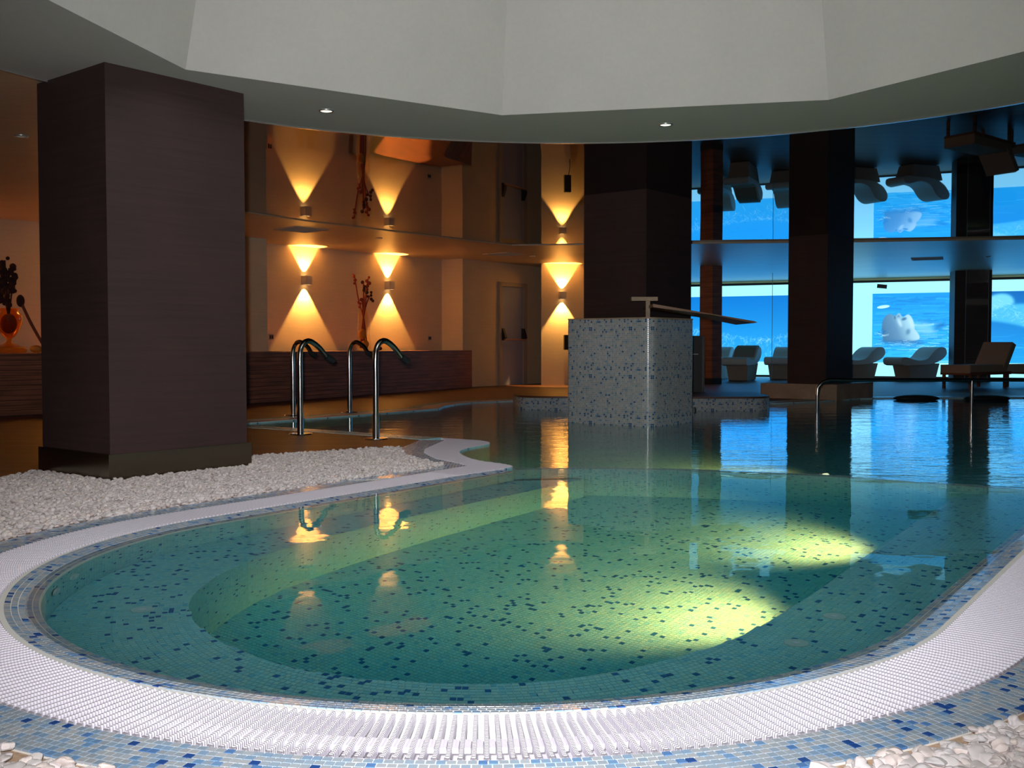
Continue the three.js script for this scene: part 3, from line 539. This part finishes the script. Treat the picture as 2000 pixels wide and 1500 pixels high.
for (const [x, d, lab] of [[-2.18, 17.0, 'unlit recessed spotlight above the timber planter'], [0.4, 20.4, 'unlit recessed spotlight in front of the plain sconce wall'], [9.4, 20.5, 'unlit recessed spotlight above the loungers'], [-4.12, 8.75, 'unlit recessed spotlight close to the thick dark pillar in the pebbles']]) downlight(x, d, 0, lab);
for (const [x, d, a, lab] of [[-3.2, 15.75, 0.8, 'square perforated air vent in the ceiling over the timber planter'], [-0.15, 20.0, 0.9, 'square perforated air vent in the ceiling near the emergency door'], [8.4, 21.0, -0.4, 'square perforated air vent in the ceiling over the loungers']]) {
  const g = tag(group('ceiling_vent', V(x, d, CEIL), a), lab, 'vent');
  mesh('frame', merge([box(0.6, 0.012, 0.05, 0, -0.006, 0.275), box(0.6, 0.012, 0.05, 0, -0.006, -0.275), box(0.05, 0.012, 0.5, 0.275, -0.006, 0), box(0.05, 0.012, 0.5, -0.275, -0.006, 0)]), M.white, g);
  mesh('backing', box(0.5, 0.004, 0.5, 0, -0.002, 0), M.stone, g);
  for (let i = 0; i < 9; i++) mesh('slat', box(0.5, 0.008, 0.022, 0, -0.006, -0.22 + i * 0.055), M.white, g);
}

// ---------------------------------------------------------------- backlit pictures
const S0 = [4.91, 29.2], SD = [0.9185, -0.3953], SN = [-0.3953, -0.9185], sTurn = Math.atan2(SD[1], SD[0]);
const onScreen = (u, o = 0) => [S0[0] + SD[0] * u + SN[0] * o, S0[1] + SD[1] * u + SN[1] * o];
function canvasTexture(w, h, draw) { const c = document.createElement('canvas'); c.width = w; c.height = h; draw(c.getContext('2d'), w, h); const t = new THREE.CanvasTexture(c); t.colorSpace = THREE.SRGBColorSpace; return t; }
function waterGround(g, w, h, a, b) {
  const gr = g.createLinearGradient(0, 0, 0, h); gr.addColorStop(0, a); gr.addColorStop(1, b); g.fillStyle = gr; g.fillRect(0, 0, w, h);
}
function streaks(g, n, x0, y0, w, h, cols, len, thick) { for (let i = 0; i < n; i++) { g.strokeStyle = cols[Math.floor(rnd() * cols.length)]; g.globalAlpha = rr(0.15, 0.5); g.lineWidth = rr(0.4, 1) * thick; const x = x0 + rnd() * w, y = y0 + rnd() * h, l = rr(0.4, 1) * len; g.beginPath(); g.moveTo(x, y); g.bezierCurveTo(x + l * 0.3, y + rr(-8, 8), x + l * 0.6, y + rr(-8, 8), x + l, y + rr(-10, 10)); g.stroke(); } g.globalAlpha = 1; }
const waveTex = canvasTexture(768, 512, (g, w, h) => {
  waterGround(g, w, h, '#0a72c8', '#2aa6ea');
  for (let i = 0; i < 900; i++) { const x = rnd() * w, ridge = h * (0.66 - 0.12 * Math.sin(x / w * 7) - 0.16 * (x / w)), y = ridge + rnd() * rnd() * (h - ridge); g.globalAlpha = rr(0.06, 0.3); g.strokeStyle = ['#bff0ff', '#7fd6fa', '#e6fcff', '#1c86cf'][Math.floor(rnd() * 4)]; g.lineWidth = rr(1, 4); g.beginPath(); g.moveTo(x, y); g.quadraticCurveTo(x + rr(-10, 14), y - rr(10, 50), x + rr(-18, 22), y - rr(5, 34)); g.stroke(); }
  g.globalAlpha = 1;
});
const faceTex = canvasTexture(640, 560, (g, w, h) => {
  waterGround(g, w, h, '#1190e0', '#2bb2f2');
  streaks(g, 90, -60, 20, w, h * 0.4, ['#0c74c4', '#37b4f2', '#0f86d6'], 220, 16);
  streaks(g, 60, 0, h * 0.42, w, h * 0.25, ['#8fd8f6', '#c3ecfa', '#0b74c6'], 190, 15);
  streaks(g, 110, -40, h * 0.66, w, h * 0.34, ['#0f7fd0', '#7fd2f4', '#0a6cc0', '#b6e8fa'], 160, 9);
  g.fillStyle = '#bfe6f2'; g.globalAlpha = 0.9; g.beginPath(); g.ellipse(86, 108, 50, 13, -0.12, 0, 7); g.fill(); g.globalAlpha = 1;
  // head lying in the water, face turned up
  const blob = (col, blur, alpha, draw) => { g.save(); g.filter = `blur(${blur}px)`; g.globalAlpha = alpha; g.fillStyle = col; g.beginPath(); draw(); g.fill(); g.restore(); };
  blob('#7cc4e6', 22, 0.8, () => g.ellipse(400, 286, 96, 46, 0.3, 0, 7));
  blob('#0c62ac', 14, 0.8, () => g.ellipse(520, 268, 50, 18, -0.5, 0, 7));
  blob('#2878b6', 14, 0.8, () => g.ellipse(230, 392, 180, 26, 0.03, 0, 7));
  const skin = g.createLinearGradient(80, 330, 330, 230); skin.addColorStop(0, '#3f6f97'); skin.addColorStop(0.42, '#5688ae'); skin.addColorStop(0.75, '#8fc0d6'); skin.addColorStop(1, '#a9d4e4');
  blob(skin, 3, 1, () => { g.moveTo(92, 386); g.bezierCurveTo(66, 300, 70, 200, 118, 172); g.bezierCurveTo(136, 160, 156, 164, 164, 184); g.bezierCurveTo(168, 172, 180, 170, 184, 184); g.bezierCurveTo(190, 170, 200, 158, 210, 160); g.bezierCurveTo(222, 162, 226, 186, 238, 194); g.bezierCurveTo(252, 192, 264, 164, 288, 174); g.bezierCurveTo(316, 196, 330, 244, 330, 288); g.bezierCurveTo(352, 322, 380, 340, 368, 370); g.bezierCurveTo(320, 402, 160, 408, 92, 386); });
  blob('#bfe3ee', 8, 0.75, () => g.ellipse(214, 236, 12, 40, -0.4, 0, 7));
  blob('#b4dcea', 9, 0.7, () => g.ellipse(302, 240, 12, 44, -0.35, 0, 7));
  blob('#2f628e', 5, 0.9, () => g.ellipse(248, 208, 20, 10, -0.35, 0, 7));
  blob('#2f628e', 3, 0.9, () => g.ellipse(176, 196, 5, 15, -0.15, 0, 7));
  blob('#3a6d97', 4, 0.8, () => g.ellipse(206, 186, 6, 8, 0, 0, 7));
  blob('#41759d', 8, 0.8, () => g.ellipse(280, 312, 15, 24, 0.3, 0, 7));
  blob('#2c6fa8', 8, 0.9, () => g.ellipse(220, 390, 150, 9, 0.02, 0, 7));
  streaks(g, 60, 0, 384, 460, 54, ['#e2f8ff', '#9adcf8', '#0b62ac'], 70, 6);
  streaks(g, 20, 0, 290, 80, 60, ['#bfe9f8', '#0b62ac'], 60, 9);
});
const netTex = canvasTexture(640, 560, (g, w, h) => {
  waterGround(g, w, h, '#0a62b0', '#1a9be6');
  g.filter = 'blur(9px)'; g.fillStyle = '#6cc9ec'; g.beginPath(); g.moveTo(0, 40); g.bezierCurveTo(90, -10, 150, 30, 150, 90); g.bezierCurveTo(130, 140, 60, 150, 0, 190); g.fill();
  g.fillStyle = '#45b2e2'; g.beginPath(); g.moveTo(0, 170); g.bezierCurveTo(120, 60, 300, 90, 420, 170); g.bezierCurveTo(560, 250, 640, 300, 640, 470); g.bezierCurveTo(420, 420, 300, 260, 0, 230); g.fill();
  g.filter = 'none'; g.strokeStyle = '#a6e6f6'; for (let i = 0; i < 320; i++) { g.globalAlpha = rr(0.2, 0.7); g.lineWidth = rr(1, 2.5); const x = rr(0, 600), y = 110 + x * 0.36 + rr(-60, 70); g.beginPath(); g.moveTo(x, y); g.lineTo(x + rr(-36, 36), y + rr(-30, 30)); g.stroke(); }
  g.globalAlpha = 1; streaks(g, 60, 0, h * 0.6, w, h * 0.4, ['#37b4f2', '#0f7fd0'], 200, 10);
});
const backlit = std({ color: new THREE.Color(0.5, 0.55, 0.56), roughness: 0.4, emissive: new THREE.Color(0.34, 0.84, 0.95), emissiveIntensity: 1.25 });
function picture(u0, u1, p0, p1, tex, label, lum) {
  const g = tag(group('backlit_picture', V(...onScreen((u0 + u1) / 2), 0), sTurn), label, 'backlit picture', 'backlit blue pictures'), w = u1 - u0, m = (u0 + u1) / 2;
  mesh('light_screen', box(w, 2.49, 0.06, 0, 1.255, 0), backlit, g);
  mesh('base_rail', box(w, 0.05, 0.09, 0, 0.025, 0.01), M.black, g); mesh('head_rail', box(w, 0.06, 0.12, 0, 2.53, 0.01), M.black, g);
  const pm = std({ color: new THREE.Color(0.05, 0.1, 0.14), roughness: 0.35, emissive: 0xffffff, emissiveMap: tex, emissiveIntensity: 1.35 });
  const pr = new THREE.BoxGeometry(p1 - p0, 1.8, 0.012).translate((p0 + p1) / 2 - m, 1.31, 0.037);
  mesh('print_screen', pr, pm, g);
  const c = onScreen(m, 0.08), f = onScreen(m, 1);
  areaLight(V(...c, 1.25), V(...f, 1.25), w, 2.4, new THREE.Color(0.01, 0.34, 1.0), lum);
}
picture(-1.4, 3.9, -1.4, 3.9, waveTex, 'backlit blue picture of breaking waves between the slim timber pillar and the plinth pillar', 1.0);
picture(4.05, 6.985, 4.97, 6.985, faceTex, 'backlit blue picture of a face floating in water', 1.0);
picture(7.75, 10.6, 7.75, 10.2, netTex, 'backlit blue picture of a netted swimmer beyond the dark grey pillar', 1.0);
{
  const g = tag(group('wall_speaker', V(...onScreen(5.21, 0.16), 2.39), sTurn), 'small black loudspeaker fixed above the face picture', 'speaker');
  mesh('case', box(0.24, 0.1, 0.12).rotateZ(-0.12), M.black, g); mesh('bracket', box(0.03, 0.03, 0.12, 0, 0, -0.1), M.black, g);
}
const edgeMat = std({ color: srgb(120, 150, 156), roughness: 0.5 });
// glass screens standing before the pictures
for (const [a, b, lab] of [[[6.28, 25.0], [7.6, 24.4], 'clear glass screen with bright edges before the wave picture'], [[10.2, 23.3], [10.62, 23.1], 'clear glass screen with bright edges before the dark grey pillar']]) {
  const w = Math.hypot(b[0] - a[0], b[1] - a[1]), g = tag(group('glass_screen', V((a[0] + b[0]) / 2, (a[1] + b[1]) / 2, 0), Math.atan2(b[1] - a[1], b[0] - a[0])), lab, 'glass screen');
  mesh('pane', new THREE.PlaneGeometry(w, CEIL - 0.02).translate(0, CEIL / 2, 0), M.glassClear, g);
  for (const s of [-1, 1]) mesh('edge', box(0.01, CEIL - 0.02, 0.012, s * w / 2, CEIL / 2, 0), edgeMat, g);
}

// ---------------------------------------------------------------- loungers
const linen = std({ color: srgb(216, 212, 206), roughness: 0.9 }), wicker = std({ color: srgb(176, 154, 136), roughness: 0.8 }), towelM = std({ color: srgb(150, 140, 126), roughness: 1 });
function chaise(x, d, turn, label, towel) {
  const g = tag(group('chaise_longue', V(x, d, 0), turn), label, 'lounger', 'white chaises before the pictures');
  const prof = [[-0.88, 0.45], [-0.9, 0.56], [-0.74, 0.6], [-0.35, 0.53], [-0.1, 0.52], [0.2, 0.58], [0.48, 0.78], [0.68, 0.86], [0.88, 0.84], [0.93, 0.72], [0.8, 0.6], [0.6, 0.52], [0.3, 0.45], [-0.3, 0.43]];
  const sh = new THREE.Shape(smooth(prof, 60, true).map((p) => new THREE.Vector2(p[0] * 0.8, p[1] * 0.92)));
  mesh('cushion', new THREE.ExtrudeGeometry(sh, { depth: 0.56, bevelEnabled: true, bevelSize: 0.02, bevelThickness: 0.02, bevelSegments: 2 }).translate(0, 0, -0.28), linen, g);
  const base = new THREE.BoxGeometry(1, 0.4, 0.5, 1, 1, 1), p = base.attributes.position;
  for (let i = 0; i < p.count; i++) { const top = p.getY(i) > 0; p.setX(i, p.getX(i) * (top ? 1.02 : 0.84)); p.setZ(i, p.getZ(i) * (top ? 1.05 : 0.9)); }
  base.computeVertexNormals();
  mesh('pedestal', base.translate(0.04, 0.215, 0), wicker, g);
  mesh('foot_plate', box(0.7, 0.02, 0.46, 0.02, 0.01, 0), M.black, g);
  if (towel) { const t = new THREE.Shape(smooth([[0.2, 0.56], [0.45, 0.86], [0.92, 0.9], [0.96, 0.62], [0.9, 0.6], [0.84, 0.78], [0.5, 0.74], [0.28, 0.5]], 40, true).map((q) => new THREE.Vector2(q[0] * 0.8, q[1] * 0.92))); mesh('towel', new THREE.ExtrudeGeometry(t, { depth: 0.5, bevelEnabled: false }).translate(0, 0, -0.25), towelM, g); }
  return g;
}
chaise(5.6, 25.2, 1.1, 'white chaise with a folded towel beside the slim timber pillar', true);
chaise(6.85, 26.2, 1.1, 'white chaise with its low end towards the slim timber pillar, partly behind the plinth pillar', false);
chaise(8.45, 25.6, 0.45, 'white chaise whose raised end shows just past the plinth pillar', false);
chaise(9.85, 25.3, 0.45, 'white chaise below the picture of the floating face', false);
chaise(5.3, 26.95, 1.1, 'white chaise standing behind the towelled chaise with its raised end up', false);
function lounger(x, d, turn, label) {
  const g = tag(group('sun_lounger', V(x, d, 0), turn), label, 'lounger', 'timber loungers on the deck');
  const wood = M.slat, cush = wicker;
  for (const [lx, lz] of [[-0.8, 0.28], [-0.8, -0.28], [0.45, 0.28], [0.45, -0.28]]) mesh('leg', box(0.05, 0.3, 0.05, lx, 0.15, lz), wood, g);
  mesh('frame', merge([box(1.5, 0.06, 0.04, -0.12, 0.3, 0.3), box(1.5, 0.06, 0.04, -0.12, 0.3, -0.3), box(0.04, 0.06, 0.6, -0.85, 0.3, 0), box(0.04, 0.06, 0.6, 0.6, 0.3, 0)]), wood, g);
  mesh('seat_cushion', new THREE.ExtrudeGeometry(shapeOf([[-0.86, 0.33], [0.3, 0.33], [0.3, 0.45], [-0.86, 0.45]]), { depth: 0.6, bevelEnabled: true, bevelSize: 0.02, bevelThickness: 0.02 }).translate(0, 0, -0.3), cush, g);
  mesh('backrest', new THREE.ExtrudeGeometry(shapeOf([[0.3, 0.36], [0.42, 0.32], [0.78, 0.86], [0.68, 0.9]]), { depth: 0.6, bevelEnabled: true, bevelSize: 0.02, bevelThickness: 0.02 }).translate(0, 0, -0.3), cush, g);
}
lounger(9.45, 20.9, 0.62, 'brown timber lounger with raised grey-brown backrest before the dark grey pillar');
lounger(11.05, 21.6, 0.62, 'brown timber lounger whose foot end shows beyond the other timber lounger');

// ---------------------------------------------------------------- handrail, floats, cabinet
{
  const g = tag(group('pool_handrail'), 'low dark steel handrail standing in the far basin', 'handrail');
  mesh('rail', tube([V(3.9, 13.2, 0.22), V(3.91, 13.2, 0.32), V(4.0, 13.2, 0.4), V(4.3, 13.18, 0.41), V(5.83, 13.1, 0.415), V(9.2, 12.95, 0.42)], 0.024, 60, 12), M.steel, g);
  for (const [x, d, h] of [[3.9, 13.2, 0.24], [5.83, 13.1, 0.41], [7.76, 13.02, 0.41]]) mesh('post', cyl(0.022, 0.022, h + 1.19, 14, x, (h - 1.19) / 2, -d), M.steel, g);
}
for (const [x, d, lab] of [[6.4, 16.35, 'long black oval float lying on the water below the white chaise'], [7.5, 16.3, 'long black oval float lying on the water below the brown lounger']]) {
  const g = tag(group('pool_float', V(x, d, WATER + 0.03)), lab, 'pool float', 'black oval floats');
  mesh('pad', new THREE.SphereGeometry(1, 28, 14).scale(0.36, 0.055, 0.17), M.rubber, g);
  mesh('seam', new THREE.TorusGeometry(1, 0.02, 6, 40).rotateX(Math.PI / 2).scale(0.362, 0.3, 0.172), M.black, g);
}
{
  const g = tag(group('black_cabinet', V(2.72, 15.95, 0)), 'narrow glossy black cabinet with a chrome edge behind the low platform', 'cabinet');
  mesh('body', box(0.42, 1.0, 0.35, -0.02, 0.5, 0), M.black, g); mesh('chrome_edge', box(0.03, 0.98, 0.03, 0.2, 0.5, 0.18), M.steel, g);
  mesh('drawer_line', box(0.3, 0.008, 0.006, -0.03, 0.72, 0.177), M.trim, g);
}

// ---------------------------------------------------------------- water spouts
function waterSpout(x, d, dir, reach, label, grp) {
  const g = tag(group('water_spout', V(x, d, 0), Math.atan2(dir[1], dir[0])), label, 'water spout', grp);
  mesh('floor_flange', cyl(0.11, 0.115, 0.008, 28, 0, 0.006, 0), M.steel, g);
  mesh('sleeve', cyl(0.031, 0.031, 0.22, 20, 0, 0.11, 0), M.steel, g);
  const P = (a, y) => new THREE.Vector3(a, y, 0);
  mesh('pipe', tube([P(0, 0.2), P(0, 0.5), P(0, 0.74), P(0.012, 0.82), P(0.05, 0.875), P(0.11, 0.895), P(0.17, 0.875), P(0.24, 0.83), P(reach * 0.8, 0.9 - 0.2 * (reach * 0.8 / 0.42))], 0.0265, 48, 16), M.steel, g);
  const a = P(reach * 0.78, 0.9 - 0.2 * (reach * 0.78 / 0.42)), b = P(reach, 0.9 - 0.2 * (reach / 0.42));
  mesh('nozzle', tube([a, a.clone().lerp(b, 0.5), b], 0.031, 8, 16), M.rubber, g);
}
waterSpout(-2.03, 9.9, [0.62, 0.78], 0.42, 'steel swan-neck water spout on the near deck, on the side of the dark pillar', 'spouts on the near deck');
waterSpout(-1.24, 9.4, [0.62, 0.78], 0.42, 'steel swan-neck water spout on the near deck, closer to the curved cape', 'spouts on the near deck');
waterSpout(-2.66, 12.55, [0.87, -0.5], 0.36, 'steel swan-neck water spout on the far bank, on the side of the dark pillar', 'spouts on the far bank');
waterSpout(-2.06, 13.1, [0.87, -0.5], 0.36, 'steel swan-neck water spout on the far bank, closer to the emergency door', 'spouts on the far bank');

// ---------------------------------------------------------------- vases on the planter
{
  const lathe = (pts, n = 32) => new THREE.LatheGeometry(smooth(pts, 40).map((p) => new THREE.Vector2(...p)), n);
  const g = tag(group('glass_vase', V(-2.66, 18.55, 0.757)), 'tall clear glass vase of red stems and berries between the two niche sconces', 'vase');
  mesh('glass', lathe([[0.001, 0.005], [0.1, 0.01], [0.13, 0.1], [0.11, 0.3], [0.12, 0.48], [0.1, 0.66], [0.05, 0.78], [0.045, 0.84]]), M.glassVase, g);
  const red = std({ color: srgb(150, 44, 24), roughness: 0.6 }), gourdM = std({ color: srgb(196, 128, 40), roughness: 0.6 }), brown = std({ color: srgb(70, 36, 24), roughness: 0.8 });
  for (const [x, z, h, bx] of [[-0.16, 0.02, 1.36, 0], [0.0, -0.03, 1.22, 1], [0.09, 0.04, 1.3, 0], [0.06, 0.02, 1.14, 1], [0.15, 0.0, 1.03, 1], [-0.06, 0.0, 0.92, 0]]) {
    const st = mesh('stem', tube([new THREE.Vector3(-x * 0.4, 0.05, 0), new THREE.Vector3(0.0, 0.6, 0), new THREE.Vector3(x * 0.5, 0.9, z), new THREE.Vector3(x, h, z)], 0.013, 16, 7), red, g);
    for (let k = 0; k < 4; k++) mesh('berry', new THREE.IcosahedronGeometry(rr(0.022, 0.036), 1).translate(x + rr(-0.03, 0.03), h - k * 0.05 + rr(-0.02, 0.02), z + rr(-0.03, 0.03)), bx ? brown : red, st);
  }
  mesh('gourd', new THREE.SphereGeometry(0.075, 20, 14).scale(1, 1.25, 1).translate(-0.02, 0.3, 0.01), gourdM, g);
  mesh('gourd', new THREE.SphereGeometry(0.07, 20, 14).translate(0.03, 0.12, 0.02), gourdM, g);
  const fr = tag(group('dried_fruit', V(-2.42, 18.7, 0.757)), 'small reddish dried fruit lying beside the tall glass vase', 'fruit');
  mesh('fruit_body', new THREE.SphereGeometry(0.06, 16, 10).scale(1.3, 0.7, 1).translate(0, 0.042, 0), red, fr);
  mesh('stalk', tube([new THREE.Vector3(0, 0.07, 0), new THREE.Vector3(0.05, 0.11, 0), new THREE.Vector3(0.08, 0.15, 0)], 0.008, 8, 6), red, fr);
  const u = tag(group('glass_urn', V(-6.56, 13.5, 0.757)), 'footed amber glass urn of dark dried flowers at the end of the planter', 'vase');
  mesh('foot', lathe([[0.001, 0.0], [0.2, 0.01], [0.21, 0.06], [0.12, 0.1], [0.04, 0.14], [0.03, 0.18]]), phys({ color: new THREE.Color(1, 0.72, 0.35), roughness: 0.05, transmission: 1, thickness: 0, ior: 1.5 }), u);
  mesh('bowl', lathe([[0.03, 0.18], [0.09, 0.24], [0.15, 0.36], [0.16, 0.48], [0.12, 0.54], [0.13, 0.58]]), phys({ color: new THREE.Color(1, 0.6, 0.28), roughness: 0.05, transmission: 1, thickness: 0, ior: 1.5 }), u);
  mesh('filling', new THREE.SphereGeometry(0.1, 20, 14).scale(1, 1.3, 1).translate(0, 0.38, 0), std({ color: srgb(116, 52, 26), roughness: 0.8 }), u);
  const dark = std({ color: srgb(52, 24, 26), roughness: 0.9 });
  for (let k = 0; k < 7; k++) {
    const a = rr(-0.13, 0.13), b = rr(-0.08, 0.08), h = rr(0.85, 1.22), st = mesh('stem', tube([new THREE.Vector3(0, 0.45, 0), new THREE.Vector3(a * 0.5, 0.7, b * 0.5), new THREE.Vector3(a, h, b)], 0.009, 10, 6), dark, u);
    for (let j = 0; j < 9; j++) mesh('blossom', new THREE.IcosahedronGeometry(rr(0.025, 0.045), 1).translate(a + rr(-0.06, 0.06), h - j * 0.035 + rr(-0.03, 0.03), b + rr(-0.05, 0.05)), dark, st);
  }
  const stick = tag(group('cane', V(-6.1, 13.35, 0.757)), 'slanting brown cane with a dark seed head leaning on the glass urn', 'dried plant');
  mesh('stalk', tube([new THREE.Vector3(0.1, 0.02, 0), new THREE.Vector3(-0.1, 0.38, 0), new THREE.Vector3(-0.22, 0.62, -0.02)], 0.02, 12, 8), std({ color: srgb(120, 60, 40), roughness: 0.8 }), stick);
  mesh('seed_head', new THREE.SphereGeometry(0.05, 14, 10).scale(1, 1.6, 1).translate(-0.24, 0.67, -0.02), dark, stick);
  mesh('fruit', new THREE.SphereGeometry(0.06, 16, 10).scale(1.3, 0.8, 1).translate(-0.02, 0.05, 0.05), gourdM, stick);
}

scene.traverse((o) => { if (o.isMesh) shadows(o); });
renderer.render(scene, camera);
